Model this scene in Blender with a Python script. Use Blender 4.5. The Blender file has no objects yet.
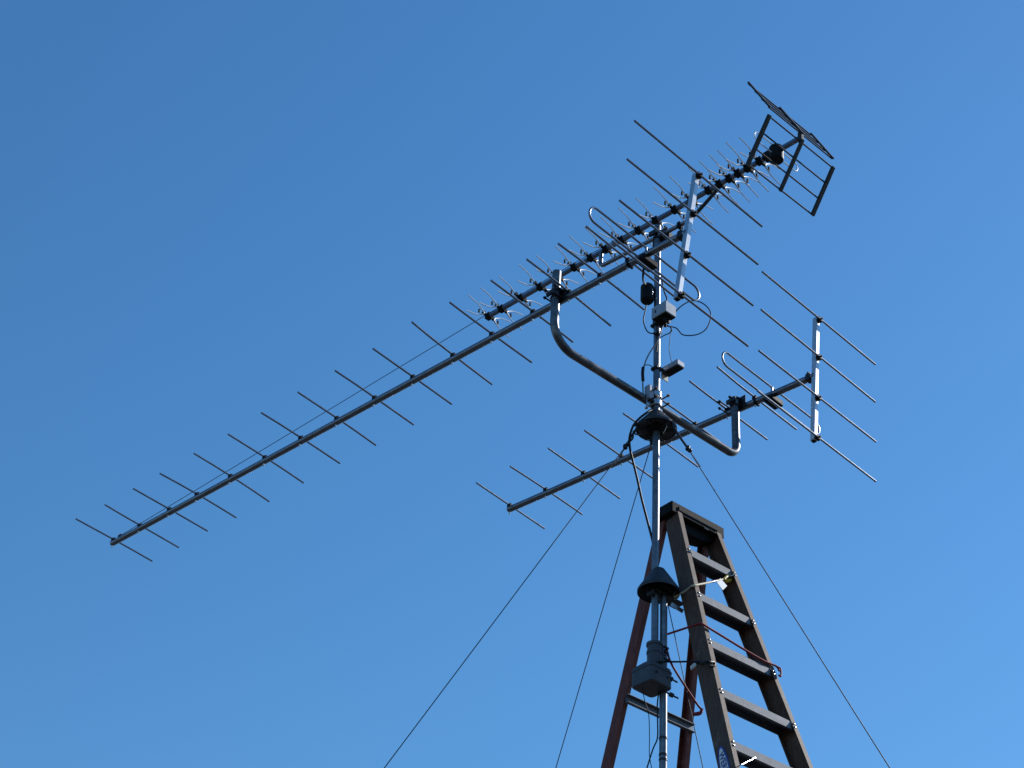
import bpy, math, random
from mathutils import Vector, Matrix, noise
random.seed(7)
V = Vector
scn = bpy.context.scene
COL = scn.collection
R_ = math.radians

# ------------------------------------------------------------------ camera, sky, sun, exposure
CAMZ = 1.5
F, PITCH, ROLL = 1856.985, 0.644529, 0.065286
cp, sp, cr, sr = math.cos(PITCH), math.sin(PITCH), math.cos(ROLL), math.sin(ROLL)
_R, _U, FW = V((1, 0, 0)), V((0, -sp, cp)), V((0, cp, sp))
RT, UP = cr * _R + sr * _U, -sr * _R + cr * _U
cam = bpy.data.cameras.new('camera')
camo = bpy.data.objects.new('camera', cam); COL.objects.link(camo)
camo.matrix_world = Matrix.Translation((0, 0, CAMZ)) @ Matrix((RT, UP, -FW)).transposed().to_4x4()
cam.sensor_fit = 'HORIZONTAL'; cam.sensor_width = 36.0
cam.lens = F / 1024 * 36.0
cam.clip_start = 0.1; cam.clip_end = 5000
scn.camera = camo

SUN_AZ, SUN_EL = 30.0, 36.0           # azimuth measured from +X towards +Y
world = bpy.data.worlds.new('World'); scn.world = world; world.use_nodes = True
wn = world.node_tree; wn.nodes.clear()
sky = wn.nodes.new('ShaderNodeTexSky'); sky.sky_type = 'NISHITA'; sky.sun_disc = False
sky.sun_elevation = R_(SUN_EL); sky.sun_rotation = R_(90 - SUN_AZ)
sky.altitude = 0; sky.air_density = 1.5; sky.dust_density = 0.2; sky.ozone_density = 10.0
bg = wn.nodes.new('ShaderNodeBackground'); bg.inputs['Strength'].default_value = 0.101
out = wn.nodes.new('ShaderNodeOutputWorld')
hs = wn.nodes.new('ShaderNodeHueSaturation'); hs.inputs['Saturation'].default_value = 1.09; hs.inputs['Hue'].default_value = .496   # deep clear-day blue
wn.links.new(sky.outputs['Color'], hs.inputs['Color']); wn.links.new(hs.outputs['Color'], bg.inputs['Color']); wn.links.new(bg.outputs[0], out.inputs[0])
sl = bpy.data.lights.new('sun', 'SUN'); sl.energy = 4.2; sl.angle = R_(0.53); sl.color = (1, .965, .92)
so = bpy.data.objects.new('sun', sl); COL.objects.link(so)
sdir = V((math.cos(R_(SUN_EL)) * math.cos(R_(SUN_AZ)), math.cos(R_(SUN_EL)) * math.sin(R_(SUN_AZ)), math.sin(R_(SUN_EL))))
so.rotation_euler = sdir.to_track_quat('Z', 'Y').to_euler(); so.location = sdir * 50
scn.view_settings.view_transform = 'Standard'; scn.view_settings.look = 'None'
scn.view_settings.exposure = 0.40; scn.view_settings.gamma = 1.0

CAMP = V((0, 0, CAMZ))
def ray(px, py):
    return ((px - 512) / F * RT - (py - 384) / F * UP + FW)
def on_plane(px, py, P, n):            # where the line of sight meets a plane of the scene
    v = ray(px, py); n = V(n)
    return CAMP + v * ((V(P) - CAMP).dot(n) / v.dot(n))
def at(px, py, y):                     # ... the upright plane at distance y
    v = ray(px, py); return CAMP + v * (y / v.y)

# ------------------------------------------------------------------ materials
def mat(name, col, rough=.5, metal=0., var=.15, scale=30., bump=0., stretch=(1, 1, 1), rvar=.1, col2=None, spec=.5, scuff=None):
    m = bpy.data.materials.new(name); m.use_nodes = True
    nt = m.node_tree; b = nt.nodes['Principled BSDF']
    b.inputs['Metallic'].default_value = metal
    b.inputs['Specular IOR Level'].default_value = spec
    tc = nt.nodes.new('ShaderNodeTexCoord'); mp = nt.nodes.new('ShaderNodeMapping'); mp.inputs['Scale'].default_value = stretch
    nz = nt.nodes.new('ShaderNodeTexNoise'); nz.inputs['Scale'].default_value = scale; nz.inputs['Detail'].default_value = 6
    nt.links.new(tc.outputs['Object'], mp.inputs[0]); nt.links.new(mp.outputs[0], nz.inputs['Vector'])
    rp = nt.nodes.new('ShaderNodeValToRGB')
    c1 = tuple(max(0, c * (1 - var)) for c in col) + (1,); c2 = tuple(min(1, c * (1 + var)) for c in (col2 or col)) + (1,)
    rp.color_ramp.elements[0].position = .32; rp.color_ramp.elements[1].position = .68
    rp.color_ramp.elements[0].color = c1; rp.color_ramp.elements[1].color = c2
    nt.links.new(nz.outputs['Fac'], rp.inputs[0]); csock = rp.outputs[0]
    if scuff:                                   # worn patches and scrapes of the thing's own
        n3 = nt.nodes.new('ShaderNodeTexNoise'); n3.inputs['Scale'].default_value = 9; n3.inputs['Detail'].default_value = 9; n3.inputs['Roughness'].default_value = .75
        nt.links.new(tc.outputs['Object'], n3.inputs['Vector'])
        r3 = nt.nodes.new('ShaderNodeValToRGB'); r3.color_ramp.elements[0].position = .56; r3.color_ramp.elements[1].position = .70
        r3.color_ramp.elements[1].color = (.75, .75, .75, 1)
        mx = nt.nodes.new('ShaderNodeMixRGB'); mx.inputs['Color2'].default_value = (*scuff, 1)
        nt.links.new(n3.outputs['Fac'], r3.inputs[0]); nt.links.new(r3.outputs[0], mx.inputs['Fac']); nt.links.new(csock, mx.inputs['Color1']); csock = mx.outputs[0]
    nt.links.new(csock, b.inputs['Base Color'])
    mr = nt.nodes.new('ShaderNodeMapRange'); mr.inputs['To Min'].default_value = max(.03, rough - rvar); mr.inputs['To Max'].default_value = min(1, rough + rvar)
    nz2 = nt.nodes.new('ShaderNodeTexNoise'); nz2.inputs['Scale'].default_value = scale * 2.7; nz2.inputs['Detail'].default_value = 4
    nt.links.new(mp.outputs[0], nz2.inputs['Vector'])
    nt.links.new(nz2.outputs['Fac'], mr.inputs['Value']); nt.links.new(mr.outputs[0], b.inputs['Roughness'])
    if bump:
        bp = nt.nodes.new('ShaderNodeBump'); bp.inputs['Strength'].default_value = bump; bp.inputs['Distance'].default_value = .002
        nt.links.new(nz2.outputs['Fac'], bp.inputs['Height']); nt.links.new(bp.outputs[0], b.inputs['Normal'])
    return m
M = dict(
    alu=mat('weathered_aluminium', (.185, .205, .245), .36, 1., .14, 25, .05),
    rod=mat('aluminium_rod', (.22, .24, .285), .32, 1., .12, 25),
    wire=mat('bright_aluminium_strip', (.80, .82, .84), .5, .25, .06, 40),
    galv=mat('galvanised_steel', (.17, .18, .20), .42, 1., .2, 35, .08, scuff=(.30, .30, .30)),
    arm=mat('dull_grey_tube', (.12, .125, .135), .42, .9, .35, 14, .05, (1, 1, 3), scuff=(.36, .36, .37)),
    clamp=mat('dark_zinc', (.045, .045, .05), .5, .8, .3, 40),
    bolt=mat('zinc_bolt', (.55, .55, .56), .3, 1., .1, 60),
    black=mat('black_plastic', (.006, .006, .007), .6, 0, .3, 40, spec=.18),
    rubber=mat('black_cable_jacket', (.007, .007, .008), .55, 0, .2, 40, spec=.25),
    coat=mat('grey_painted_casting', (.052, .060, .078), .55, 0, .2, 28, .12, scuff=(.12, .12, .12)),
    conem=mat('dark_grey_spun_cone', (.040, .045, .055), .55, .1, .25, 22, .06, spec=.3, scuff=(.085, .085, .085)),
    box=mat('silver_box', (.33, .36, .41), .45, .3, .12, 35),
    pale=mat('pale_grey_plastic', (.62, .62, .6), .5, 0, .08, 40),
    grey=mat('reflector_grey', (.028, .028, .03), .55, .4, .3, 30),
    fibre=mat('faded_brown_fibreglass', (.098, .050, .034), .65, 0, .18, 16, .12, (6, 6, .7), col2=(.098, .064, .050), spec=.25, scuff=(.20, .17, .15)),
    fibre2=mat('red_brown_fibreglass', (.16, .045, .034), .6, 0, .30, 16, .12, (6, 6, .7), spec=.25, scuff=(.26, .15, .12)),
    step=mat('ribbed_step_aluminium', (.11, .125, .15), .5, .3, .15, 30, .06, scuff=(.22, .23, .25)),
    cap=mat('black_ladder_cap', (.005, .005, .006), .65, 0, .3, 30, .15, spec=.15, scuff=(.016, .016, .017)),
    red2=mat('faded_red_sticker', (.22, .06, .05), .6, 0, .3, 30),
    red=mat('dark_red_cord', (.26, .016, .024), .7, 0, .25, 90, .2),
    yellow=mat('yellow_hook_plastic', (.55, .36, .03), .5, 0, .2, 40),
    cream=mat('cream_strap', (.62, .55, .38), .7, 0, .15, 80),
    white=mat('white_tag', (.75, .76, .78), .6, 0, .05, 40),
    blue=mat('blue_badge', (.02, .05, .28), .4, 0, .1, 40),
    line=mat('dark_guy_cord', (.012, .016, .024), .6, 0, .25, 60),
)
gm = mat('dark_worn_asphalt', (.030, .031, .032), .95, 0, .25, 1.2, 0, (1, 1, 1), 0, (.045, .044, .042))
M['ground'] = gm

# ------------------------------------------------------------------ mesh builder
class MB:
    def __init__(s): s.v = []; s.f = []; s.sm = []
    def add(s, vs, fs, smooth):
        n = len(s.v); s.v += [V(v) for v in vs]
        for f in fs: s.f.append(tuple(i + n for i in f)); s.sm.append(smooth)
    def tube(s, pts, r, seg=12, cap=True, rads=None):
        pts = [V(p) for p in pts]; n = len(pts); rings = []
        t0 = (pts[1] - pts[0]).normalized()
        ref = V((0, 0, 1)) if abs(t0.z) < .9 else V((1, 0, 0))
        nrm = t0.cross(ref).normalized()
        for i, p in enumerate(pts):
            if i == 0: t = pts[1] - p
            elif i == n - 1: t = p - pts[i - 1]
            else: t = (pts[i + 1] - p).normalized() + (p - pts[i - 1]).normalized()
            t.normalize(); nrm = (nrm - t * nrm.dot(t)).normalized(); bi = t.cross(nrm)
            rr = rads[i] if rads else r
            rings.append([p + (nrm * math.cos(a) + bi * math.sin(a)) * rr for a in [2 * math.pi * k / seg for k in range(seg)]])
        vs = [q for ring in rings for q in ring]
        fs = [(i * seg + k, i * seg + (k + 1) % seg, (i + 1) * seg + (k + 1) % seg, (i + 1) * seg + k) for i in range(n - 1) for k in range(seg)]
        s.add(vs, fs, True)
        if cap:
            s.add(rings[0], [tuple(range(seg))[::-1]], False); s.add(rings[-1], [tuple(range(seg))], False)
        return s
    def pipe(s, a, b, r, wall=.003, seg=20):       # a hollow, open ended tube
        a, b = V(a), V(b); t = (b - a).normalized()
        x = t.orthogonal().normalized(); y = t.cross(x)
        c = [x * math.cos(2 * math.pi * k / seg) + y * math.sin(2 * math.pi * k / seg) for k in range(seg)]
        vs = [a + q * r for q in c] + [b + q * r for q in c] + [a + q * (r - wall) for q in c] + [b + q * (r - wall) for q in c]
        f1 = [(k, (k + 1) % seg, seg + (k + 1) % seg, seg + k) for k in range(seg)]
        f2 = [(2 * seg + k, 3 * seg + k, 3 * seg + (k + 1) % seg, 2 * seg + (k + 1) % seg) for k in range(seg)]
        s.add(vs, f1 + f2, True)
        s.add(vs, [(k, 2 * seg + k, 2 * seg + (k + 1) % seg, (k + 1) % seg) for k in range(seg)] + [(seg + k, seg + (k + 1) % seg, 3 * seg + (k + 1) % seg, 3 * seg + k) for k in range(seg)], False)
        return s
    def lathe(s, c, axis, prof, seg=32, cap=(False, False)):      # prof: (radius, height along axis)
        c = V(c); t = V(axis).normalized(); x = t.orthogonal().normalized(); y = t.cross(x); n = len(prof)
        for i in range(n - 1):
            (r0, h0), (r1, h1) = prof[i], prof[i + 1]; vs = []
            for r, h in ((r0, h0), (r1, h1)):
                vs += [c + t * h + (x * math.cos(2 * math.pi * k / seg) + y * math.sin(2 * math.pi * k / seg)) * r for k in range(seg)]
            s.add(vs, [(k, (k + 1) % seg, seg + (k + 1) % seg, seg + k) for k in range(seg)], True)
        for j, (r, h) in ((0, prof[0]), (1, prof[-1])):
            if cap[j]:
                ring = [c + t * h + (x * math.cos(2 * math.pi * k / seg) + y * math.sin(2 * math.pi * k / seg)) * r for k in range(seg)]
                s.add(ring, [tuple(range(seg))[::-1] if j == 0 else tuple(range(seg))], False)
        return s
    def box(s, c, ax, ay, az, hx, hy, hz, bev=0.):
        c, ax, ay, az = V(c), V(ax).normalized(), V(ay).normalized(), V(az).normalized()
        bev = min(bev, hx * .9, hy * .9, hz * .9)
        if bev <= 0:
            vs = [c + ax * hx * i + ay * hy * j + az * hz * k for i in (-1, 1) for j in (-1, 1) for k in (-1, 1)]
            s.add(vs, [(0, 1, 3, 2), (4, 6, 7, 5), (0, 4, 5, 1), (2, 3, 7, 6), (0, 2, 6, 4), (1, 5, 7, 3)], False); return s
        # chamfered box
        vs = []; idx = {}
        for i in (-1, 1):
            for j in (-1, 1):
                for k in (-1, 1):
                    for w in range(3):
                        h = [hx - bev, hy - bev, hz - bev]; h[w] += bev
                        idx[(i, j, k, w)] = len(vs); vs.append(c + ax * h[0] * i + ay * h[1] * j + az * h[2] * k)
        fs = []
        for w in range(3):
            a_, b_ = [q for q in range(3) if q != w]
            for sg in (-1, 1):
                loop = []
                for (p, q) in ((-1, -1), (1, -1), (1, 1), (-1, 1)):
                    t = [0, 0, 0]; t[w] = sg; t[a_] = p; t[b_] = q; loop.append(idx[(*t, w)])
                fs.append(tuple(loop))
            for p in (-1, 1):                       # bevel strips along axis w
                for q in (-1, 1):
                    t0 = [0, 0, 0]; t0[a_] = p; t0[b_] = q; t1 = list(t0); t0[w] = -1; t1[w] = 1
                    fs.append((idx[(*t0, a_)], idx[(*t1, a_)], idx[(*t1, b_)], idx[(*t0, b_)]))
        for i in (-1, 1):
            for j in (-1, 1):
                for k in (-1, 1): fs.append((idx[(i, j, k, 0)], idx[(i, j, k, 1)], idx[(i, j, k, 2)]))
        s.add(vs, fs, False); return s
    def beam(s, a, b, side, w, h, bev=0.):          # rectangular bar a->b, width w along side, height h
        a, b = V(a), V(b); t = (b - a).normalized(); sd = V(side); sd = (sd - t * sd.dot(t)).normalized(); n = t.cross(sd)
        return s.box((a + b) / 2, t, sd, n, (b - a).length / 2, w / 2, h / 2, bev)
    def channel(s, a, b, web, fl, d, w, th=.004):
        # C channel from a to b: web direction 'web' (depth d, centred), flanges reach along 'fl' by w
        a, b = V(a), V(b); t = (b - a).normalized(); web = V(web); web = (web - t * web.dot(t)).normalized()
        fl = V(fl); fl = (fl - t * fl.dot(t) - web * fl.dot(web)).normalized()
        pr = [(-d / 2, w), (-d / 2, 0), (d / 2, 0), (d / 2, w), (d / 2 - th, w), (d / 2 - th, th), (-d / 2 + th, th), (-d / 2 + th, w)]
        r0 = [a + web * p + fl * q for p, q in pr]; r1 = [b + web * p + fl * q for p, q in pr]; n = len(pr)
        s.add(r0 + r1, [(k, (k + 1) % n, n + (k + 1) % n, n + k) for k in range(n)], False)
        for off in (0, n):
            s.add(r0 + r1, [tuple(off + q for q in f) for f in ((0, 1, 6, 7), (1, 2, 5, 6), (2, 3, 4, 5))], False)
        return s
    def build(s, name, m, parent=None, base=None):
        base = V(parent['_b']) if parent is not None else V(base or (0, 0, 0))
        me = bpy.data.meshes.new(name); me.from_pydata([tuple(v - base) for v in s.v], [], s.f)
        me.validate(); me.polygons.foreach_set('use_smooth', s.sm[:len(me.polygons)]) if len(me.polygons) == len(s.sm) else None
        import bmesh
        bm = bmesh.new(); bm.from_mesh(me); bmesh.ops.recalc_face_normals(bm, faces=bm.faces); bm.to_mesh(me); bm.free()
        me.materials.append(m); o = bpy.data.objects.new(name, me); COL.objects.link(o)
        o['_b'] = tuple(base)
        if parent is not None: o.parent = parent
        else: o.location = base
        return o
def tag(o, label=None, cat=None, group=None, kind=None):
    if label: o['label'] = label
    if cat: o['category'] = cat
    if group: o['group'] = group
    if kind: o['kind'] = kind
    return o
def thing(name, base, label, cat, group=None):
    o = bpy.data.objects.new(name, None); COL.objects.link(o); o.location = base; o.empty_display_size = .1
    o['_b'] = tuple(base); return tag(o, label, cat, group)
def smooth(pts, n=8):
    pts = [V(p) for p in pts]; P = [pts[0] * 2 - pts[1]] + pts + [pts[-1] * 2 - pts[-2]]; o = []
    for i in range(1, len(P) - 2):
        a, b, c, d = P[i - 1:i + 3]
        for k in range(n):
            t = k / n
            o.append(.5 * ((2 * b) + (c - a) * t + (2 * a - 5 * b + 4 * c - d) * t * t + (3 * b - a - 3 * c + d) * t ** 3))
    return o + [pts[-1]]
def fillet(pts, rads, n=10):
    pts = [V(p) for p in pts]; o = [pts[0]]
    for i in range(1, len(pts) - 1):
        a, b, c = pts[i - 1], pts[i], pts[i + 1]; u = (a - b).normalized(); w = (c - b).normalized()
        half = u.angle(w) / 2; r = rads[i - 1]; L = r / math.tan(half); p0, p1 = b + u * L, b + w * L
        cen = b + (u + w).normalized() * (r / math.sin(half))
        for k in range(n + 1):
            t = k / n; d0, d1 = (p0 - cen).normalized(), (p1 - cen).normalized(); o.append(cen + d0.slerp(d1, t) * r)
    return o + [pts[-1]]
Z = V((0, 0, 1))

# ------------------------------------------------------------------ ground: one sheet, a grassy rise under the ladder
BANK = 1.93
def gz(x, y):
    t = min(1, max(0, (y - 2.2) / 3.6)); t = t * t * (3 - 2 * t)
    d = math.hypot(x - .9, y - 8)
    return BANK * t + (.05 * noise.noise(V((x * .35, y * .35, 0))) if 2.5 < d < 120 else 0)
xs = [-1500, -600, -250, -100, -50] + [-30 + 1.0 * i for i in range(61)] + [50, 100, 250, 600, 1500]
ys = [-1500, -600, -250, -100, -50] + [-20 + 1.0 * i for i in range(61)] + [70, 120, 250, 600, 1500]
g = MB(); nx = len(xs)
g.add([(x, y, gz(x, y)) for y in ys for x in xs], [(j * nx + i, j * nx + i + 1, (j + 1) * nx + i + 1, (j + 1) * nx + i) for j in range(len(ys) - 1) for i in range(nx - 1)], True)
tag(g.build('ground', M['ground']), kind='structure')

# ------------------------------------------------------------------ frames of the rigging
SC = 1.05                              # yagis and arm
SCU = 1.04                             # mast and upper antenna
def W(p, k=SC): return V(p) * k + CAMP
PLp, PSp = W((0.219377, 7.081009, 5.866168)), W((1.189014, 7.901587, 5.867522))   # points on the two booms where the arm holds them
A = PSp - PLp; A.z = 0; A.normalize(); B = V((-A.y, A.x, 0))                        # along the arm / away from the viewer
MAST = W((.733, 7.516, 0), SCU); MX, MY = MAST.x, MAST.y
def mast_z(py, px=656): return at(px, py, MY).z
def mastp(z): return V((MX, MY, z))

# ------------------------------------------------------------------ masts
z_top = at(658, 226, MY).z; z_rot = at(654, 645, MY).z
mast = MB().pipe(mastp(z_rot), mastp(z_top), .0178)
tag(mast.build('antenna_mast', M['galv'], None, mastp(z_rot)), 'upper galvanised mast tube standing in the grey rotator and carrying all antennas', 'mast')
PX = at(663.5, 640, MY + .02); PXx, PXy = PX.x, PX.y
def polep(z): return V((PXx, PXy, z))
gp = gz(PXx, PXy); zc = at(663, 596, MY).z
po = thing('support_pole', polep(gp), 'lower galvanised support pole under the rotator, lashed to the ladder side', 'pole')
MB().pipe(polep(gp - .2), polep(zc + .03), .0185).build('tube', M['galv'], po)
for py in (738.5, 755, 760):
    z = at(661, py, PXy).z; MB().lathe(polep(z), Z, [(.0187, -.006), (.0205, -.005), (.0205, .005), (.0187, .006)]).build('hose_clamp', M['clamp'], po)

# rotator ----------------------------------------------------------------
rc = mastp(0)
zb = at(650, 690, MY).z; zt = zb + .125
ro = thing('antenna_rotator', mastp(zb), 'grey cast antenna rotator clamped to the lower pole with the mast in its collar', 'rotator')
h = MB()
def rotring(sc, z, rb=.02):
    c = mastp(z) - A * .020; pts = []
    for sx, sy in ((1, 1), (-1, 1), (-1, -1), (1, -1)):
        cen = c + A * sx * (.072 * sc - rb) + B * sy * (.07 * sc - rb); a0 = math.atan2(sy, sx)
        for k in range(6):
            a = a0 - math.pi / 4 + k * math.pi / 10; pts.append(cen + A * rb * math.cos(a) + B * rb * math.sin(a))
    return pts
rings = [rotring(.96, zb), rotring(1, zb + .004), rotring(1, zb + .088), rotring(.97, zb + .1), rotring(.72, zb + .116), rotring(.55, zb + .128)]
n = 24; vs = [p for r in rings for p in r]
h.add(vs, [(i * n + k, i * n + (k + 1) % n, (i + 1) * n + (k + 1) % n, (i + 1) * n + k) for i in range(len(rings) - 1) for k in range(n)], False)
h.add(rings[0], [tuple(range(n))], False); h.add(rings[-1], [tuple(range(n))], False)
hb = h.build('housing', M['coat'], ro)
sm_ = MB(); ra, rb2 = rotring(1.035, zb + .078), rotring(1.035, zb + .086)
sm_.add(ra + rb2, [(k, (k + 1) % n, n + (k + 1) % n, n + k) for k in range(n)] + [tuple(range(n)), tuple(range(n, 2 * n))], False)
sm_.build('seam_flange', M['coat'], hb)
for sx, sy in ((1, -.55), (1, .5), (-.55, -1), (.5, -1)):
    d_ = A if abs(sx) == 1 else -B
    p_ = mastp(zb + .05) - A * .02 + A * sx * .0715 + B * sy * .0695
    MB().tube([p_ - d_ * .002, p_ + d_ * .004], .007, 6).build('screw', M['clamp'], hb)
ck = MB().lathe(mastp(zb), Z, [(.037, .115), (.037, .19), (.040, .191), (.040, .203), (.036, .204), (.036, .232), (.041, .233), (.041, .247), (.020, .249)], 28)
collar = ck.build('clamp_collar', M['coat'], ro)
for z in (.163, .197, .225):
    MB().tube([mastp(zb + z) - B * .043 + A * .02, mastp(zb + z) - B * .043 + A * .048], .006, 8).build('bolt', M['clamp'], collar)
for py0, py1, px0, px1 in ((677, 682.5, 669, 677.5), (693.5, 698.5, 669.5, 678.5)):
    p0, p1 = at(px0 - 4, py0 - 1.5, MY - .02), at(px1, py1, MY - .02)
    u_ = MB().tube([p0, p1], .0045, 8); d = (p1 - p0).normalized(); u_.tube([p0 + d * .02, p0 + d * .042], .011, 6); u_.build('u_bolt', M['clamp'], ro)

# cones ------------------------------------------------------------------
def cone_prof(R, hh): return [(.021, hh), (.030, hh - .006), (R * .97, .006), (R, 0), (R, -.012), (R - .003, -.012), (R - .003, -.002), (.030, hh - .016), (.024, hh - .02)]
mid = (mastp(0) + polep(0)) / 2; mid.z = 0
zl = at(658, 590, MY).z; CL = V(((mastp(0) * .6 + polep(0) * .4).x, (mastp(0) * .6 + polep(0) * .4).y, zl))
tb = thing('thrust_bearing', CL, 'lower mast bearing under a dark conical rain hood beside the ladder', 'bearing')
MB().lathe(CL, Z, cone_prof(.105, .125), 40).build('rain_hood', M['conem'], tb)
MB().lathe(CL, Z, [(.022, .05), (.062, .045), (.066, .03), (.066, -.004), (.05, -.008), (.022, -.008)], 28).build('bearing_body', M['black'], tb)
bp = MB().box(CL + A * .05 - Z * .022 - B * .0, A, B, Z, .1, .035, .004, .002)
bp.box(CL - A * .055 - Z * .034, A, B, Z, .004, .024, .012, .001)
bp.build('bracket_plate', M['clamp'], tb)
e0, e1 = at(671, 604, MY + .03), at(683, 611.5, MY + .05)
MB().beam(e0, e1, Z, .022, .004).build('lug', M['bolt'], tb)
lp = [CL + A * .075 - B * .05 + (B * math.cos(t) + Z * math.sin(t)) * .022 - Z * .01 for t in [i * math.pi / 6 for i in range(13)]]
MB().tube(lp, .0028, 6).build('wire_loop', M['bolt'], tb)

zu = at(656.5, 428, MY).z; CU = mastp(zu)
gr = thing('guy_ring', CU, 'dark conical guy ring hood on the mast just below the bent arm', 'guy ring')
MB().lathe(CU, Z, cone_prof(.108, .105), 40).build('rain_hood', M['conem'], gr)
MB().lathe(CU, Z, [(.019, .04), (.05, .038), (.055, .02), (.055, -.02), (.045, -.024), (.019, -.024)], 28).build('bearing_body', M['black'], gr)
rg = MB(); rg.lathe(CU - Z * .012, Z, [(.05, .004), (.098, .004), (.098, 0), (.05, 0), (.05, .004)], 32); rg.build('ring_plate', M['clamp'], gr)
for a in range(0, 360, 60):
    d = A * math.cos(R_(a + 20)) + B * math.sin(R_(a + 20))
    MB().tube([CU + d * .02 - Z * .018, CU + d * .1 - Z * .02], .0035, 6).build('spoke', M['clamp'], gr)
MB().tube([CU - B * .06 + Z * .06, CU - B * .075 - Z * .03, CU - B * .05 - Z * .06], .0018, 6).build('wire_tail', M['bolt'], gr)

# bent cross arm ---------------------------------------------------------
DROP = .308 * SC
offA = .045
vd = V((PSp.x, PSp.y, 0)).normalized()
p_l, p_r = PLp - A * offA, PSp - vd * (offA / vd.dot(A))
zarm = PLp.z - DROP
top_l = p_l.copy(); top_l.z = at(557, 272, p_l.y).z
top_r = p_r.copy(); top_r.z = at(735.5, 398.5, p_r.y).z
AR = .0225
path = fillet([top_l, V((p_l.x, p_l.y, zarm + .010)), V((p_r.x, p_r.y, zarm - .034)), top_r], [.14, .062], 14)
arm = thing('cross_arm', V((MX, MY, zarm)) + B * .05, 'bent dull grey tube across the mast with both ends turned up holding two antennas', 'arm')
MB().tube(path, AR, 20).build('tube', M['arm'], arm)
def open_end(p, r, par, m):           # dark plug seen in a tube end
    pass
armc = p_l.lerp(p_r, ((mastp(0) - p_l).dot(A)) / (p_r - p_l).dot(A)); armc.z = zarm
SH = (armc - mastp(zarm)); SH.z = 0                      # arm offset from mast axis
def ubolt(c, axis, pole_axis, r, tail, m, par, rad=.004):
    # U round a tube: c centre, pole_axis along that tube, legs run along 'axis'
    axis = V(axis).normalized(); s_ = V(pole_axis).cross(axis).normalized(); pts = [c + s_ * r + axis * tail]
    for k in range(9):
        t = math.pi * k / 8; pts.append(c + s_ * r * math.cos(t) - axis * r * math.sin(t))
    pts.append(c - s_ * r + axis * tail)
    u = MB().tube(pts, rad, 8)
    for sg in (1, -1):
        q = c + s_ * r * sg + axis * (tail - .014); u.tube([q, q + axis * .008], .009, 6)
    return u.build('u_bolt', m, par)
cl = MB().box(mastp(zarm) + (armc - mastp(zarm)) * .5, SH.normalized() if SH.length > .01 else B, Z, A, .004, .06, .06, .002)
cplate = cl.build('clamp_plate', M['bolt'], arm)
fwd = -(SH.normalized() if SH.length > .01 else B)
for dz in (-.042, .042):
    ubolt(mastp(zarm + dz), -fwd, Z, .024, .06, M['bolt'], cplate)
for da in (-.045, .045):
    ubolt(armc + A * da, fwd, A, .027, .085, M['clamp'], cplate)
jaw = MB().box(mastp(zarm + .02) - A * .045 - fwd * .01, A, B, Z, .018, .02, .045, .004); jaw.build('saddle', M['box'], arm)
sad = MB().lathe(mastp(zarm), Z, [(.0182, .045), (.026, .043), (.026, .012), (.0182, .01)], 20); sad.lathe(mastp(zarm), Z, [(.0182, -.01), (.026, -.012), (.026, -.043), (.0182, -.045)], 20)
sad.build('collar', M['bolt'], arm)

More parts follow.
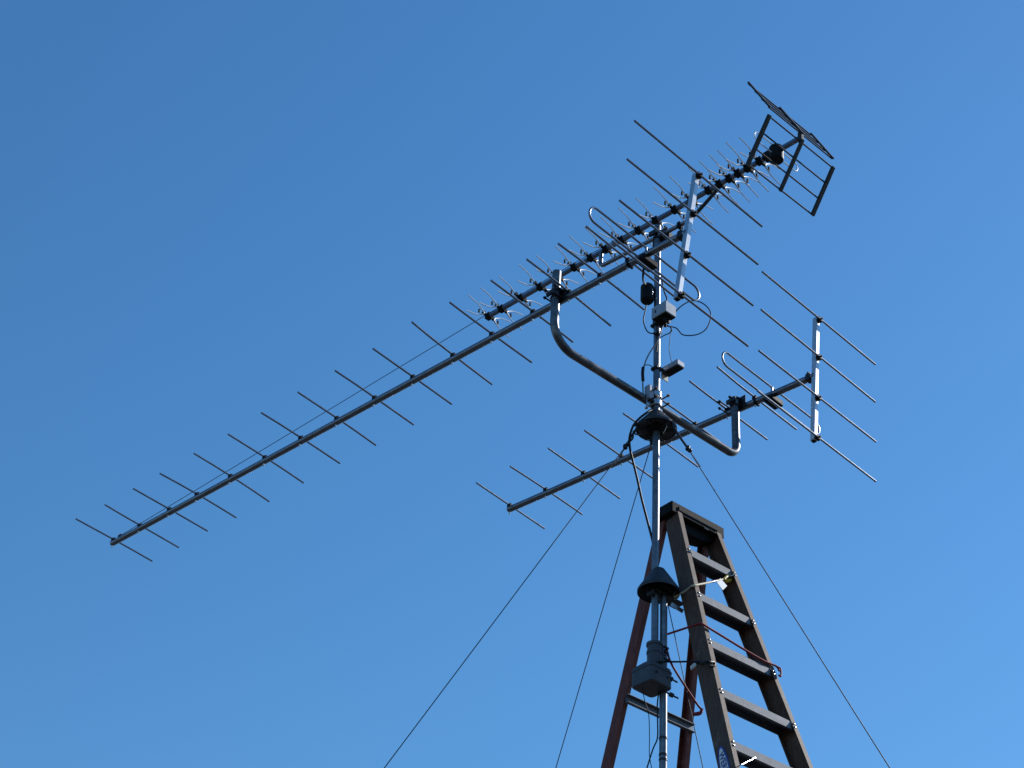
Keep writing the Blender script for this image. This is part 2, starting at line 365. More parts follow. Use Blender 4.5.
# ------------------------------------------------------------------ VHF yagis
def frame(az, tilt, tw):
    b = V((math.cos(az) * math.cos(tilt), math.sin(az) * math.cos(tilt), math.sin(tilt)))
    e0 = V((-math.sin(az), math.cos(az), 0)); e0 = e0 if e0.x > 0 else -e0
    u0 = b.cross(e0); u0 = u0 if u0.z > 0 else -u0
    e = math.cos(tw) * e0 + math.sin(tw) * u0; u = b.cross(e); u = u if u.z > 0 else -u
    return b, e, u
ER = .0060; BR = .0195
ZR = [.3302, .0851, -.171, -.4157]
def yagi(name, label, O, ang, els, sR, sD, hR, hD, ssc, bolt_down):
    O = W(O); b, e, u = frame(*ang)
    P = lambda s, l, z: O + b * (s * SC) + e * (l * SC) + u * (z * SC)
    dU = -(ER + BR) / SC
    t = thing(name, P(sR / 2, 0, dU), label, 'antenna', 'VHF yagi antennas on the cross arm')
    boom = MB(); boom.pipe(P(.012, 0, dU), P(sR + .025, 0, dU), BR, .002, 20)
    bo = boom.build('boom', M['alu'], t)
    MB().lathe(P(.007, 0, dU), b, [(0.001, 0), (BR - .0022, 0), (BR - .0022, .001)], 16).build('dark_end_cap', M['black'], bo)
    for s, l, hh, yaw in els:
        d = e * math.cos(yaw) + b * math.sin(yaw)
        c = P(s, l, 0)
        # a hair of sag, never two alike
        sag = random.uniform(-.007, .003); bw = random.uniform(-.005, .005)
        o = MB().tube([c - d * hh * SC + u * sag + b * bw, c - d * hh * .5 * SC + u * sag * .3, c, c + d * hh * .5 * SC + u * sag * .3, c + d * hh * SC + u * sag], ER, 10).build('director', M['rod'], t)
        c0 = P(s, 0, 0)
        k = MB().box(c0 - u * (ER - .002), b, e, u, .014, .019, .011, .003)
        k.tube([c0 + u * .008, c0 + u * .018], .005, 6)
        k.build('clamp', M['black'], o)
        MB().tube([c0 - u * (2 * BR + ER + .000), c0 - u * (2 * BR + ER + .012), c0 - u * (2 * BR + ER + .016)], .0045, 8, True, [.0055, .0055, .003]).build('bolt_end', M['bolt'], o)
    # folded dipole: two arms joined by round ends
    q = .043; z0 = -.020; sD += .001
    a_up, a_lo = z0 + q, z0 - q
    pts = [P(sD, .03, a_lo)]; nseg = 14
    pts += [P(sD, hD * .55 - q, a_lo), P(sD, hD - q, a_lo)]
    for i in range(1, nseg): th = -math.pi / 2 + math.pi * i / nseg; pts.append(P(sD, hD - q + q * math.cos(th), z0 + q * math.sin(th)))
    pts += [P(sD, hD - q, a_up), P(sD, 0, a_up), P(sD, -hD + q, a_up)]
    for i in range(1, nseg): th = math.pi / 2 + math.pi * i / nseg; pts.append(P(sD, -hD + q + q * math.cos(th), z0 + q * math.sin(th)))
    pts += [P(sD, -hD + q, a_lo), P(sD, -hD * .5, a_lo), P(sD, -.03, a_lo)]
    dp = MB().tube(pts, ER * .98, 10).build('folded_dipole', M['rod'], t)
    MB().tube([P(sD, 0, dU + BR / SC - .004), P(sD, 0, a_up + .002)], .007, 8).build('stub', M['bolt'], dp)
    jb = MB().box(P(sD, .015, a_lo + .004), e, b, u, .052, .032, .019, .006)
    jb.box(P(sD, .015, a_lo - .013), e, b, u, .046, .027, .003, .002); jb.build('feed_box', M['black'], t)
    # reflector post and its four rods
    ps = sR + .024
    post = MB()
    pa, pb = P(ps, 0, ZR[3] * ssc - .012), P(ps, 0, ZR[0] * ssc + .014)
    tt = (pb - pa).normalized(); hw = .0148
    ax, ay = b, e
    o8 = [pa + ax * i * hw + ay * j * hw for i, j in ((-1, -1), (1, -1), (1, 1), (-1, 1))]; post.box((pa + pb) / 2, ax, ay, tt, hw, hw, (pb - pa).length / 2, .003)
    po_ = post.build('reflector_post', M['post'], t)
    MB().box(pa - tt * .001, ax, ay, tt, hw - .003, hw - .003, .002).build('dark_end_cap', M['black'], po_)  # black plate stands for the shade inside the post's open lower end
    MB().box(pb + tt * .001, ax, ay, tt, hw - .003, hw - .003, .002).build('dark_end_cap', M['black'], po_)
    for z in ZR:
        z *= ssc; ww = random.uniform(-.006, .006)
        c = P(sR - .003, 0, z)
        o = MB().tube([c - (e + b * ww) * hR * SC, c, c + (e + b * ww) * hR * SC], ER, 10).build('reflector', M['rod'], t)
        k = MB().box(c + b * .004, b, e, u, .010, .017, .013, .003); k.tube([c - b * .006 + e * .0, c - b * .018], .005, 6); k.build('clamp', M['black'], o)
    bk = MB().box(P(ps + .035, 0, dU), b, e, u, .016, BR + .002, BR + .002, .003)
    bk.tube([P(ps + .05, 0, dU) + u * .02, P(ps + .05, 0, dU) + u * .045], .005, 6); bk.tube([P(ps + .035, 0, dU) + u * .02 - e * .012, P(ps + .035, 0, dU) + u * .036 - e * .012], .004, 6)
    bk.build('boom_bracket', M['clamp'], t)
    for s_ in (sD + .10,):
        MB().box(P(s_, 0, dU), b, e, u, .007, BR + .003, BR + .003, .002).build('strap', M['black'], t)
    return t, P, (b, e, u), dU
M['post'] = mat('pale_square_tube', (.55, .565, .59), .42, 1., .06, 30)
L_EL = [(0.0005, 0.0006, 0.2954, -0.019), (-0.3116, 0.0108, 0.2874, 0.0009), (-0.6503, 0.0036, 0.2821, -0.0177), (-0.9561, 0.0053, 0.2865, -0.0168), (-1.3115, 0.0064, 0.2913, 0.0393), (-1.6618, 0.0043, 0.2874, 0.0237), (-2.0135, -0.0034, 0.2928, 0.0188), (-2.3511, -0.0034, 0.2927, 0.0304), (-2.6898, -0.0038, 0.2907, 0.0345), (-3.0188, -0.008, 0.2891, 0.026), (-3.3492, -0.014, 0.3042, 0.0647), (-3.6556, -0.0137, 0.294, 0.0145), (-3.9661, -0.0116, 0.2919, 0.0136), (-4.227, -0.0029, 0.3035, 0.0403), (-4.4457, 0.0044, 0.2997, 0.0071), (-4.6353, 0.0126, 0.3109, 0.0117)]
S_EL = [(0.0019, 0.0031, 0.2934, 0.0261), (-0.2915, 0.0026, 0.3036, 0.0084), (-0.589, 0.0017, 0.305, 0.0176), (-0.8777, -0.02, 0.2894, 0.0064), (-1.1637, 0.0018, 0.3117, 0.0022), (-1.4117, 0.0, 0.293, 0.0), (-1.6346, 0.0074, 0.3256, 0.0), (-1.8215, 0.0118, 0.3378, 0.011)]
LY, LP, LF, LU = yagi('yagi_antenna', 'long yagi antenna with sixteen director rods on the left end of the arm', (-2.4832, 10.2377, 6.2369), (2.27913, .0854, -.07965), L_EL, -5.0415, -4.7469, .45, .3769, 1.0, True)
SY, SP, SF, SU = yagi('yagi_antenna', 'short yagi antenna with eight director rods on the right, lower end of the arm', (0.0392, 9.1272, 5.9702), (2.32457, .05213, -.03135), S_EL, -2.232, -1.9293, .483, .4045, 1.01, False)
def boom_clamp(par, cb, fr, p_up, zz):
    b, e, u = fr
    c = V((p_up.x, p_up.y, zz)); d = (A)
    pl = MB().box(c + A * .026, A, B, Z, .003, .055, .045, .002).build('mast_clamp', M['clamp'], par)
    for dz in (-.022, .024): ubolt(c + Z * dz, A, Z, .026, .055, M['clamp'], pl)
    for s_ in (-.036, .036): ubolt(cb + b * s_, -A, b, .023, .095, M['clamp'], pl, .0045)
    jw = MB().box(c - A * .032 - Z * .0, A, B, Z, .007, .034, .014, .003); jw.build('jaw', M['clamp'], pl)
boom_clamp(LY, PLp, LF, p_l, PLp.z); boom_clamp(SY, PSp, SF, p_r, PSp.z)

# ------------------------------------------------------------------ UHF antenna with corner reflector
UA = W((1.3998, 6.7987, 6.812), SCU); ub, ue, uu = frame(2.3061, .0356, .0126)
def UP_(s, l, z): return UA + ub * (s * SCU) + ue * (l * SCU) + uu * (z * SCU)
ut = thing('corner_reflector_antenna', UP_(1.0, 0, 0), 'UHF antenna with many small forked directors and a V shaped grid reflector at mast top', 'antenna')
UB = MB().beam(UP_(0, 0, 0), UP_(2.345, 0, 0), ue, .024, .024, .003).build('boom', M['alu'], ut)
uw, ul, uga, ug = .2589, .2787, 1.0448, .0333
def upanel(sg):
    uga = 1.0448 if sg < 0 else 1.085
    du = math.cos(uga) * ub + sg * math.sin(uga) * uu; o0 = UP_(0, 0, sg * ug)
    nn = du.cross(ue).normalized()
    p = lambda l, w: o0 + du * (l * SCU) + ue * (w * SCU)
    pn = thing_part = MB().beam(p(-.015, 0), p(ul + .01, 0), ue, .022, .014, .002).build('reflector_panel', M['grey'], ut)
    for w in (-uw, uw): MB().beam(p(-.004, w), p(ul + .006, w), ue, .024 if sg < 0 else .018, .016 if sg < 0 else .011, .002).build('side_bar', M['grey'], pn)
    for k in range(4):
        l = ul * k / 3; off = nn * (.006 if sg > 0 else -.006)
        MB().tube([p(l, -uw) + off, p(l, uw) + off], .0045 if sg < 0 else .0042, 8).build('grid_rod', M['grey'], pn)
    return pn
upanel(1); upanel(-1)
hg = MB().box(UP_(.005, 0, 0), ub, ue, uu, .013, .013, .034, .003); hg.build('hinge_block', M['grey'], ut)
US = [2.3333, 2.2223, 2.0603, 1.902, 1.760, 1.6279, 1.4982, 1.3813, 1.2605, 1.133, 1.006, .8682, .748, .6276, .5514, .4829, .4223, .3586, .2777]
def v_strip(s, sg, hl, sp):          # one forked rod on side sg
    pts = [UP_(s, sg * hl, sp), UP_(s, sg * .10, sp * .72), UP_(s, sg * .062, sp * .36), UP_(s, sg * .044, sp * .12), UP_(s, sg * .044, -sp * .12), UP_(s, sg * .062, -sp * .36), UP_(s, sg * .10, -sp * .72), UP_(s, sg * hl, -sp)]
    ps_ = smooth(pts, 4); m_ = (len(ps_) - 1) / 2
    return MB().tube(ps_, .003, 6, True, [.0031 + .0034 * max(0, 1 - abs(i - m_) / (m_ * .62)) for i in range(len(ps_))])
for i, s in enumerate(US):
    br = MB().box(UP_(s, 0, 0), ub, ue, uu, .018, .019, .020, .005)
    br.box(UP_(s, 0, .022), ub, ue, uu, .010, .007, .010, .002); br.tube([UP_(s, -.052, 0), UP_(s, .052, 0)], .0065, 8)
    br.box(UP_(s, -.036, .006), ue, ub, uu, .009, .007, .013, .002); br.box(UP_(s, .036, .006), ue, ub, uu, .009, .007, .013, .002)
    dr = br.build('director', M['black'], ut)
    tilt = random.uniform(-.004, .004)
    for sg in (-1, 1):
        v_strip(s + tilt, sg, .172 + random.uniform(-.008, .008), .054 + random.uniform(-.005, .005)).build('forked_rod', M['wire'], dr)
        MB().box(UP_(s, sg * .076, 0), uu, ue, ub, .013, .0045, .005, .001).build('spacer', M['black'], dr)
# dipole
sd = .166
pts = []; q, hd = .030, .175
loop = [UP_(sd, hd - q, -q)]
for i in range(1, 10): th = -math.pi / 2 + math.pi * i / 10; loop.append(UP_(sd, hd - q + q * math.cos(th), q * math.sin(th)))
loop += [UP_(sd, hd - q, q), UP_(sd, 0, q), UP_(sd, -hd + q, q)]
for i in range(1, 10): th = math.pi / 2 + math.pi * i / 10; loop.append(UP_(sd, -hd + q + q * math.cos(th), q * math.sin(th)))
loop += [UP_(sd, -hd + q, -q), UP_(sd, -.04, -q)]
loop = [UP_(sd, .04, -q)] + loop
MB().tube(loop, .0032, 8).build('folded_dipole', M['wire'], ut)
fb = MB().lathe(UP_(sd, 0, -.036), uu, [(.001, -.03), (.034, -.03), (.04, -.024), (.04, .058), (.036, .066), (.001, .066)], 20)
fb.box(UP_(sd + .05, 0, .0), ub, ue, uu, .03, .026, .022, .006); fb.build('feed_box', M['black'], ut)
# lower support boom with turned-up front end, joined to the main boom at both ends
zsup = -.138
f0 = on_plane(601.5, 245, UA, ue); f1 = on_plane(603, 264, UA, ue)
s_f = (f0 - UA).dot(ub) / SCU; s_m = (mastp(0) - UA).dot(V((ub.x, ub.y, 0))) / SCU
g0 = on_plane(640, 249, UA, ue); g1 = on_plane(689, 220.5, UA, ue); g2 = on_plane(717, 190, UA, ue)
fz = (f1 - UA).dot(uu) / SCU
sup = fillet([UP_(s_f, 0, -.01), UP_(s_f, 0, fz - .01), g1], [.035], 8)
sb = MB().tube(sup, .0125, 14); sbo = sb.build('support_boom', M['alu'], ut)
MB().tube(smooth([g1, g1.lerp(g2, .4) - uu * .006, g2]), .0105, 12).build('rear_strut', M['clamp'], ut)
cm = g0.lerp(g1, .38); zc_ = cm.z
cp_ = MB().box(V((MX, MY, zc_ + .01)) + ue * .022, ue, ub, uu, .004, .055, .045, .002).build('mast_clamp', M['clamp'], ut)
for dz in (-.02, .025): ubolt(mastp(zc_ + dz), ue, Z, .023, .06, M['clamp'], cp_)
MB().box(mastp(zc_ + .01) - ue * .03, ue, ub, uu, .008, .036, .016, .003).build('jaw', M['clamp'], cp_)
for s_ in (-.05, .045): MB().box(V((MX, MY, zc_)) + ue * .045 + ub * s_, ub, ue, uu, .012, .02, .022, .003).build('jaw', M['clamp'], cp_)
for t_ in (.62,): MB().box(g0.lerp(g1, t_ + .2), ub, ue, uu, .012, .018, .020, .003).build('strap', M['black'], ut)

# ------------------------------------------------------------------ boxes on the mast
def mount(px, py, dy=0): return at(px, py, MY + dy)
bc = mount(647.2, 293.5, -.01)
t = thing('balun_box', bc, 'small black weatherproof box hanging beside the mast above the silver box', 'balun')
MB().lathe(bc, Z, [(.001, -.060), (.030, -.060), (.037, -.050), (.037, .045), (.033, .052), (.001, .052)], 14).build('case', M['black'], t)
MB().box(bc + Z * .056 + A * .006, A, B, Z, .024, .022, .007, .004).build('lid', M['box'], t)
MB().tube(smooth([bc - B * .037 + Z * .01, bc - B * .042 - Z * .01, bc - B * .038 - Z * .03]), .002, 6).build('wire_tail', M['bolt'], t)
MB().beam(bc + V((.02, 0, .01)), mastp(bc.z + .01), Z, .02, .004).build('bracket', M['clamp'], t)

nb = on_plane(665.6, 306.5, mastp(0) - B * .148, B)       # near upright edge of the preamp box
pc = nb - A * .0 + (A * .04 + B * .045)
pc = nb + A * .042 + B * .054 + Z * .010
t = thing('preamplifier', pc, 'silver preamplifier box with dark open underside strapped to the mast', 'amplifier')
MB().box(pc, A, B, Z, .042, .054, .038, .004).build('case', M['box'], t)
MB().box(pc - Z * .038, A, B, Z, .038, .050, .004, .002).build('base', M['black'], t)
for k, (a_, b_) in enumerate(((-.012, -.02), (.012, -.02), (.022, .01))):
    MB().tube([pc + A * a_ + B * b_ - Z * .04, pc + A * a_ + B * b_ - Z * .075], .008, 10).build('connector', M['black'], t)
MB().tube([pc + A * .02 - B * .02 - Z * .04, pc + A * .03 - B * .02 - Z * .06], .004, 8).build('ground_screw', M['bolt'], t)
st = MB(); st.beam(pc - A * .045 + B * .02, mastp(pc.z) - A * .03, Z, .02, .006, .001); st.box(mastp(pc.z - .01), A, B, Z, .026, .028, .009, .004)
st.build('mast_strap', M['clamp'], t)

c1, c2, c3, c4 = [on_plane(x, y, (0, 0, at(672, 371, MY).z), Z) for x, y in ((661.5, 373.5), (676.8, 364.3), (685.4, 369), (668.8, 378))]
c0 = (c1 + c2 + c3 + c4) / 4; dxx = ((c2 - c1) + (c3 - c4)).normalized(); dyy = Z.cross(dxx)
lx = ((c2 - c1).length + (c3 - c4).length) / 4; ly = ((c4 - c1).length + (c3 - c2).length) / 4
t = thing('splitter_box', c0, 'flat box with black underside sticking out from the mast above the arm clamp', 'splitter')
MB().box(c0 + Z * .022, dxx, dyy, Z, lx, ly, .018, .004).build('case', M['box'], t)
MB().box(c0 + Z * .003, dxx, dyy, Z, lx - .004, ly - .004, .003, .001).build('base', M['black'], t)
ep = MB().box(c0 - dxx * (lx + .004) - Z * .004, dxx, dyy, Z, .003, ly * .9, .026, .002); ep.build('end_plate', M['pale'], t)
zz = c0.z + .005
bb = MB().beam(mastp(zz) + (c0 - mastp(zz)).normalized() * .02, c0 - dxx * lx * .6 + Z * .006, Z, .022, .006, .001); bb.box(mastp(zz), A, B, Z, .024, .024, .010, .004)
bb.build('mast_bracket', M['clamp'], t)
for p_ in ((-.6, .7), (.2, .7), (.7, .5)):
    MB().tube([c0 + dxx * lx * p_[0] + dyy * ly * p_[1] + Z * .04, c0 + dxx * lx * p_[0] + dyy * ly * p_[1] + Z * .05], .005, 8).build('screw', M['bolt'], t)

# ------------------------------------------------------------------ cables
def cable(name, pts, r, m, label, cat='cable', group=None, n=6):
    o = MB().tube(smooth(pts, n), r, 8).build(name, M[m], None, V(pts[0])); return tag(o, label, cat, group)
LA = LP(-4.7469, .015, -.07)
cable('coax_cable', [LP(-4.7469, .0, -.058), at(643, 279, LA.y + .1), bc + Z * .055 - A * .015], .0058, 'rubber', 'thick black lead from the upper dipole box down to the hanging box')
cable('coax_cable', [bc - Z * .055, mount(645, 312, -.01), mount(643.5, 321, -.01), mount(647, 331, -.01), mount(653, 333.5, -.02), mount(661, 331.5, -.02)], .0035, 'rubber', 'black lead sagging from the hanging box back to the mast')
cable('coax_cable', [mastp(at(658, 278, MY).z) - B * .02 + A * .012, mount(664, 291, -.02), mount(667, 300, -.02), pc + Z * .03], .0042, 'rubber', 'short black lead running down into the top of the silver box')
cable('loop_cable', [pc - Z * .07 + A * .012 - B * .02, mount(673, 316, -.03), mount(679, 308, -.03), mount(690, 301.2, -.02), mount(700, 302, 0), mount(708.5, 308.5, .0), mount(710.8, 317, 0), mount(706, 329, 0), mount(696, 334.8, -.01), mount(683, 334.8, -.03), mount(676, 328, -.04), pc - Z * .07 + A * .022 + B * .01], .0033, 'rubber', 'thin black cable making a wide loop right of the silver box')
cable('coax_cable', [mount(668, 322, -.05), mount(663.2, 325, -.05), mount(658, 340, -.05), mount(649, 354, -.04), mount(644.2, 366, -.04), mount(642.8, 382, -.03), mount(643.5, 400, -.03)], .0038, 'sleeve', 'pale topped cable curving down left of the mast to the arm') if M.setdefault('sleeve', mat('worn_grey_jacket', (.16, .16, .18), .4, 0, .3, 30)) else None
cable('cable_splice', [mount(643.1, 367.5, -.04), mount(642.6, 373, -.04), mount(643, 381, -.03)], .0085, 'rubber', 'thick black splice sleeve on the cable left of the mast above the arm', 'splice')
cable('coax_cable', [mount(643.3, 366, -.03), mount(647, 364.8, -.02), mount(651, 366, -.02), mount(655, 370, -.015)], .0025, 'rubber', 'thin short lead arching from the splice to the mast')
cable('ground_wire', [mount(671.3, 326, -.03), mount(670.5, 334, -.03), mount(669.2, 347, -.03), mount(670.2, 356, -.02), c0 + Z * .03], .0018, 'rubber', 'thin dark wire hanging from silver box to flat box below', 'wire')
cable('cable_bundle', [mount(652.5, 409, -.03), mount(647, 412.5, -.06), mount(640, 417.8, -.08), mount(634.2, 424.2, -.09), mount(630.8, 432, -.08), mount(629.3, 440, -.06), mount(630.2, 450, -.04), mount(632.2, 458.5, -.02), mount(636.6, 476, 0), mount(642, 500, .01), mount(649, 527, .01), mount(653.2, 545, .02), mount(654.5, 566, .03)], .0062, 'rubber', 'thick black cable looping out at the guy ring and down to the mast')
cable('tie_strap', [mount(646, 421, -.09), mount(638, 424, -.1), mount(632.5, 426, -.09)], .0075, 'rubber', 'black strap tying the cable bundle to the upper cone', 'strap')
cable('tie_loop', [mount(641, 433, -.05), mount(636, 434.5, -.07), mount(633.5, 431, -.08), mount(633, 438, -.07), mount(630, 441.5, -.05)], .0042, 'rubber', 'small black loop of cord at the left rim of upper cone', 'cord')
cable('jumper_lead', [pc - Z * .07 - A * .01 + B * .0, mount(671.5, 328.5, -.09), mount(669.5, 333, -.07), mount(664, 335.5, -.04), mount(658.5, 340, -.03), mount(656.5, 352, -.025)], .003, 'rubber', 'thin dark lead running from under the silver box back onto the mast', 'cable')
cable('cable_wrap', [mount(653.2, 333.2, -.03), mount(657, 335, -.035), mount(661.5, 333.2, -.03)], .006, 'rubber', 'black tape wrap round the mast just below the silver box', 'tape')
cable('rotator_cable', [mastp(zb) + A * .03 + V((0, 0, .005)), at(657.3, 705, MY), at(657.6, 720, MY), at(657.4, 738, MY), at(653, 749, MY), at(647, 768, MY), at(636, 806, MY)], .0034, 'rubber', 'black cable leaving the rotator and swinging off beside the lower pole')
cable('rotator_wire', [mastp(zb) - A * .05 + B * .03 + V((0, 0, .005)), at(644.5, 700, MY), at(648.5, 713, MY), at(649.5, 735, MY), at(649.5, 756, MY), at(653, 775, MY), at(655, 800, MY)], .002, 'rubber', 'thin dark wire hanging straight down from under the rotator', 'wire')
# support string of the long boom
s0 = LP(.0, 0, .012) - LF[0] * .05; s0 = LP(-.07, 0, 0) + LF[2] * .010
k = cable('support_string', [s0, UP_(2.35, 0, .024), UP_(1.6, 0, .032), UP_(.95, 0, .02)], .0021, 'line', 'thin string stretched from the long boom tip up to the forked antenna', 'string', None, 1)
MB().box(s0 - LF[2] * .006, LF[0], LF[1], LF[2], .018, .012, .010, .003).build('tie', M['clamp'], k)

# ------------------------------------------------------------------ guy lines
def guy(start_px, end_px, az, knots, label, r=.0026):
    d = V((math.cos(R_(az)), math.sin(R_(az)), 0)); n_ = d.cross(Z)
    p0 = CU + d * .1 - Z * .012
    p1 = on_plane(*start_px, p0, n_); p2 = on_plane(*end_px, p0, n_)
    dd = (p2 - p1).normalized(); k_ = (p2.z - gz(p2.x, p2.y)) / -dd.z if dd.z < -.05 else 3
    p3 = p2 + dd * k_
    for _ in range(8): p3 = p2 + dd * ((p2.z - gz(p3.x, p3.y)) / -dd.z)
    base = p3; t = thing('guy_line', base, label, 'guy line', 'guy lines of the mast')
    L_ = (p3 - p1).length; mid = [p1.lerp(p3, k / 12) - Z * (.010 * math.sin(math.pi * k / 12)) for k in range(13)]
    MB().tube(mid, r, 6).build('cord', M['line'], t)
    kk = MB(); kk.tube(smooth([p0, (p0 + p1) / 2 + B * .004, p1 + dd * .01]), .0065, 8); kk.build('hook', M['clamp'], t)
    kn = MB()
    for j in range(3): kn.lathe(p1 + dd * (.004 + .013 * j) + V((.003 * (-1) ** j, 0, 0)), dd, [(.001, -.008), (.011, -.006), (.013, 0), (.011, .006), (.001, .008)], 10)
    kn.build('knot', M['clamp'], t)
    if knots: MB().tube([p1 + dd * .04 + A * .004, p1 + dd * .16 + A * .012], r * .8, 6).build('cord_tail', M['line'], t)
    return t
guy((627.4, 444), (383, 768), 196, 1, 'guy line slanting far down to the lower left from upper cone')
guy((653, 438), (555.5, 768), 110, 0, 'steeper guy line behind the mast, just right of the far left one')
guy((687, 447), (891, 768), 318, 1, 'guy line slanting down to the lower right, past the ladder')
w0, w1, w2 = at(668.5, 607, MY + .06), at(669.8, 613, MY + .07), at(703, 768, MY + .25)
w3 = w1 + (w2 - w1) * ((w1.z - BANK) / (w1.z - w2.z))
cable('ground_wire', [CL + A * .05 - Z * .02, w1, w2, w3], .0024, 'line', 'thin dark wire slanting from lower bearing down past the ladder legs', 'wire', None, 4)

# ------------------------------------------------------------------ ladder
T = V((1.0568, 7.9552, 4.9602)) + CAMP; psi, lean, w1_, kfl, capdz, capw, capd = .659, .3018, .1736, .0273, .3112, .1757, .0865
le = V((math.cos(psi), math.sin(psi), 0)); lf = V((math.sin(psi), -math.cos(psi), 0))
SPC = .305
tn = math.tan(lean)
def LF_(n, w=0, back=0):      # point on the front plane at step number n (1 = top), lateral w, set back
    t_ = (n - 1) * SPC; return T - Z * t_ + lf * (tn * t_) + le * w - lf * back
zg = gz(T.x, T.y) 
NS = (T.z - zg) / SPC + 1
hw = lambda n: w1_ + kfl * (n - 1)
lad = thing('step_ladder', V((T.x, T.y, zg)), 'tall brown fibreglass step ladder with black top cap standing beside the mast', 'ladder')
rdir = (LF_(2) - LF_(1)).normalized(); rn = (lf - rdir * lf.dot(rdir)).normalized()     # along the rail (down) / out of the front face
WEB = .098; FL = .030
ntop = 1 - (capdz - .054) / SPC
rails = {}
for sg in (-1, 1):
    a = LF_(ntop, sg * (hw(ntop) + .004)) - rn * WEB / 2; b_ = LF_(NS, sg * (hw(NS) + .004)) - rn * WEB / 2
    rl = MB().channel(a, b_, rn, -le * sg, WEB, FL, .0045)
    rails[sg] = rl.build('front_rail', M['fibre'], lad)
    MB().box(b_ + Z * .02 , le, lf, Z, .02, .06, .025, .004).build('foot', M['black'], rails[sg])
n = 1
while n < NS - .5:
    w_ = hw(n) - .006
    c = LF_(n) - rn * .004
    stp = MB(); dpt = .085; lip = .036
    fro = c - lf * .002
    stp.box(c - lf * (dpt / 2), le, lf, Z, w_, dpt / 2, .0022)
    stp.box(c - Z * (lip / 2 + .0024), le, lf, Z, w_, .0022, lip / 2)
    stp.box(c - lf * dpt - Z * (lip / 2 + .0024), le, lf, Z, w_, .0022, lip / 2)
    stp.box(c - Z * (lip + .0012) - lf * .006, le, lf, Z, w_, .006, .0012)
    for k in range(5): stp.box(c - lf * (.012 + k * .015) + Z * .003, le, lf, Z, w_, .002, .0012)
    so_ = stp.build('step', M['step'], lad)
    for sg in (-1, 1):
        for j, dz in enumerate((-.010, -.030)):
            p = LF_(n, sg * (hw(n) - .014)) + Z * (dz) + lf * tn * (-dz) + rn * .001
            MB().lathe(p, rn, [(.006, 0), (.0055, .002), (.003, .004), (.0005, .0046)], 10).build('rivet', M['bolt'], so_)
    if n in (1, 5, 6, 9):
        for sg in (-1, 1):
            L_ = .15 if n > 1 else .03
            p0 = c + le * sg * (w_ - L_) - lf * .004 - Z * (lip + .001); p1 = LF_(n + L_ / SPC * (.95 if n > 1 else .8), sg * (hw(n) - .008)) + rn * .002
            MB().beam(p0, p1, lf, .026, .004, .001).build('knee_brace', M['pale'] if n == 1 else M['bolt'], so_)
    n += 1
# top cap
ct = T + Z * capdz - lf * (capdz * tn)
CD = .135
cc = ct - lf * (CD / 2 - .010)
cap = MB().box(cc - Z * .033, le, lf, Z, capw + .014, CD / 2, .033, .006)
cap.box(cc + Z * .003, le, lf, Z, capw + .004, CD / 2 - .01, .004, .002)
cpo = cap.build('top_cap', M['cap'], lad)
# rounded web under the cap between the rails
web = MB(); segs = 12
top = [cc - Z * .055 + le * (-capw + .01 + (2 * capw - .02) * i / segs) for i in range(segs + 1)]
bot = [p - Z * (.012 + .055 * (math.sin(math.pi * min(1, max(0, i / segs))) ** .6)) for i, p in enumerate(top)]
for off in (lf * .03, -lf * .03):
    pass
vs = [p + lf * .035 for p in top] + [p + lf * .035 for p in bot] + [p - lf * .045 for p in top] + [p - lf * .045 for p in bot]; k = segs + 1
web.add(vs, [(i, i + 1, k + i + 1, k + i) for i in range(segs)] + [(2 * k + i, 3 * k + i, 3 * k + i + 1, 2 * k + i + 1) for i in range(segs)] + [(k + i, k + i + 1, 3 * k + i + 1, 3 * k + i) for i in range(segs)], False)
web.build('cap_web', M['cap'], cpo)
# raised moulding on the front of the cap
MB().box(cc + lf * (CD / 2 + .001) - Z * .03, le, lf, Z, capw * .8, .002, .012, .001).build('front_rib', M['cap'], cpo)
MB().box(cc + lf * (CD / 2 - .004) - Z * .058 + le * .06, le, lf, Z, .016, .003, .006, .001).build('cap_tab', M['pale'], cpo)
# rear legs
TB = math.tan(R_(12.0)); bflare = .072
def BK(t_, sg, dw=0): return cc - lf * (CD / 2 - .028) - Z * (.045 + t_) - lf * (TB * (t_)) + le * sg * (capw - .016 + bflare * t_ + dw)
tend = (cc.z - .045 - zg)
bdir = (BK(1, 0) - BK(0, 0)).normalized(); bn = (lf - bdir * lf.dot(bdir)).normalized()
legs = {}
for sg in (-1, 1):
    legs[sg] = MB().channel(BK(0, sg), BK(tend, sg), bn, -le * sg, .062, .028, .0045).build('rear_leg', M['fibre2'], lad)
    MB().box(BK(tend, sg) + Z * .02, le, lf, Z, .018, .04, .025, .004).build('foot', M['black'], legs[sg])
# horizontal braces at the back
tz0 = None
for tt in [x * .005 for x in range(0, 800)]:
    P_ = BK(tt, -1); v_ = P_ - CAMP; y_ = 384 - F * v_.dot(UP) / v_.dot(FW)
    if y_ > 699: tz0 = tt; break
t_ = tz0
while t_ < tend - .1:
    MB().channel(BK(t_, -1, -.004) + bn * .034, BK(t_, 1, -.004) + bn * .034, Z, lf, .044, .022, .003).build('rear_brace', M['step'], lad)
    t_ += .61
# spreader bars
for sg in (-1, 1):
    MB().beam(LF_(8.2, sg * (hw(8.2) - .03)) - rn * .05, BK(SPC * 8.0, sg, -.02), Z, .024, .004).build('spreader', M['step'], lad)
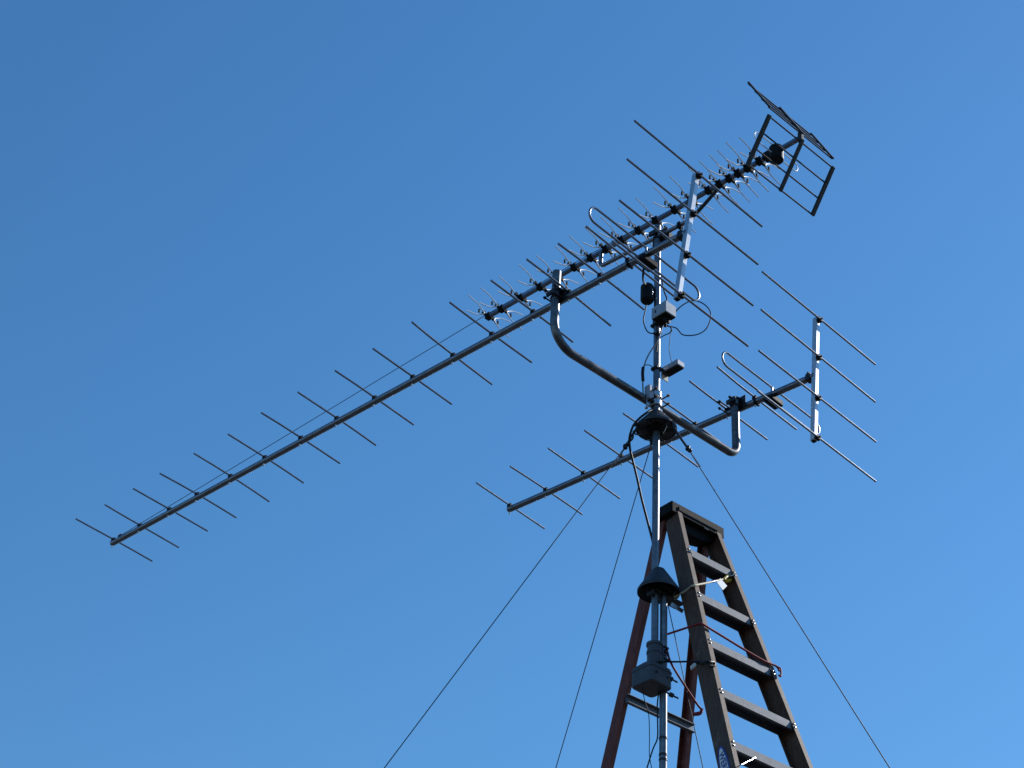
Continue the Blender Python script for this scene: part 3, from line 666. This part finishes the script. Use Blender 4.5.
# maker's badge on the near rail
nb_ = 5.40
bcn = LF_(nb_, -(hw(nb_) + .0052)) - rn * (WEB * .60)
on = -(le + (le * 0)); 
slope = (LF_(2, -hw(2)) - LF_(1, -hw(1))).normalized(); on = slope.cross(rn); on = on if on.dot(-le) > 0 else -on
bcn = bcn + on * .0012
bd = MB(); ring = [bcn + slope * .125 * math.cos(t) + rn * .030 * math.sin(t) for t in [2 * math.pi * k / 40 for k in range(40)]]
bd.add(ring + [p - on * .002 for p in ring], [tuple(range(40))] + [(k, (k + 1) % 40, 40 + (k + 1) % 40, 40 + k) for k in range(40)], False)
bdo = bd.build('maker_badge', M['blue'], rails[-1])
inn = MB(); r0 = [bcn + on * .0008 + slope * .112 * math.cos(t) + rn * .0215 * math.sin(t) for t in [2 * math.pi * k / 40 for k in range(40)]]
inn.add(r0, [tuple(range(40))], False); inn.build('badge_field', M['white'], bdo)
cu = bpy.data.curves.new('badge_text', 'FONT'); cu.body = 'WERNER'; cu.size = .044; cu.align_x = 'CENTER'; cu.align_y = 'CENTER'; cu.extrude = .0003; cu.offset = .0008
tmp = bpy.data.objects.new('tmp_text', cu); COL.objects.link(tmp); bpy.context.view_layer.update()
me = bpy.data.meshes.new_from_object(tmp.evaluated_get(bpy.context.evaluated_depsgraph_get())); bpy.data.objects.remove(tmp)
xa = slope; za = on; ya = za.cross(xa)
for v in me.vertices: v.co = bcn + on * .0016 + xa * v.co.x + ya * v.co.y + za * v.co.z - V(bdo['_b'])
me.materials.clear(); me.materials.append(M['blue']); to = bpy.data.objects.new('lettering', me); COL.objects.link(to); to.parent = bdo

st_c = LF_(ntop + .30, -(hw(ntop) + .0055)) - rn * WEB * .5
MB().box(st_c, slope, rn, on, .020, .040, .0012).build('warning_sticker', M['red2'], rails[-1])

# ------------------------------------------------------------------ cords and straps round the ladder
def on_front(px, py, out=.004): return on_plane(px, py, T + rn * out, rn)
def on_side(px, py): return on_plane(px, py, LF_(3, -(hw(3) + .008)), on)
Yp = PXy - .03
red = cable('bungee_cord', [polep(at(664, 636, PXy).z) - B * .025, on_side(683, 629), on_side(700, 623.6), on_front(703.3, 624.6, .006), on_front(718, 633.5, .006), on_front(745, 650, .006), on_front(765, 661.5, .006), on_front(776, 666, .008), on_front(779.5, 671, .012)], .0055, 'red', 'dark red cord wrapped from pole across front of ladder rails', 'cord', None, 5)
hk = MB().tube(smooth([on_front(777.5, 667, .012), on_front(780.5, 669, .014), on_front(780.8, 676, .012), on_front(778.5, 675, .01)]), .005, 8); hk.build('hook', M['red'], red)
red2 = cable('bungee_cord', [polep(at(666, 650, PXy).z) - B * .02, at(671, 663, PXy + .02), at(683, 683, PXy + .1), at(697, 704, PXy + .2), at(701.5, 709.5, PXy + .22), at(701, 712, PXy + .23), at(694, 713.5, PXy + .25)], .0055, 'red', 'short red cord from pole down to the rear right ladder leg', 'cord', None, 5)
hk = MB().tube(smooth([at(702, 709, PXy + .22), at(700, 713.5, PXy + .22), at(694, 714.5, PXy + .24)]), .008, 8); hk.build('hook', M['red'], red2)
blk = cable('bungee_cord', [mastp(zb + .118) - A * .06 - B * .03, mastp(zb + .112) - B * .07 - A * .02, at(660, 661.8, PXy - .06), at(677, 661.8, PXy - .03), on_side(692, 661.5), on_side(704, 662)], .0048, 'rubber', 'black cord wrapped round rotator top and hooked to near ladder rail', 'cord', None, 5)
hk = MB().tube(smooth([on_side(692.5, 662), on_side(700, 662.5) - le * .004, on_front(707, 662, .01), on_front(713.6, 662.3, .012), on_front(713.9, 665.8, .01), on_front(709.5, 666, .006)]), .0075, 8); hk.build('hook', M['rubber'], blk)
MB().box(on_side(693.5, 666), slope, rn, on, .012, .02, .004, .002).build('buckle', M['pale'], blk)
yel = cable('tie_down_cord', [CL + A * .08 - B * .06 - Z * .01, on_side(675, 599.5) - le * .02, on_side(684, 592), on_side(690.5, 587.0), on_front(693.5, 585.6, .006), on_front(705, 583.3, .0), on_front(713, 581.6, -.01), on_front(722, 579.5, -.02), on_front(727, 578, -.02)], .0052, 'cream', 'cream cord from lower cone to yellow hook under the top step', 'cord', None, 5)
hk = MB().tube(smooth([on_front(724, 579.2, -.02), on_front(728, 575.8, -.02), on_front(731.3, 577, -.025), on_front(730.3, 580.3, -.03), on_front(726.5, 581, -.025)]), .009, 8); hk.build('hook', M['yellow'], yel)
sl_ = MB().tube([on_front(711.5, 581.9, -.008), on_front(716.5, 580.7, -.014)], .0062, 8); sl_.build('blue_wrap', M['blue'], yel)
tp = [on_front(x, y, -.016) for x, y in ((716.2, 581.5), (720.3, 578.3), (727, 586), (722.8, 590.2))]
tg = MB(); nrm = rn * .0012
tg.add([p + nrm for p in tp] + [p - nrm for p in tp], [(0, 1, 2, 3), (7, 6, 5, 4)] + [(k, (k + 1) % 4, 4 + (k + 1) % 4, 4 + k) for k in range(4)], False); tg.build('tag', M['white'], yel)

for o in bpy.data.objects:
    if '_b' in o: del o['_b']
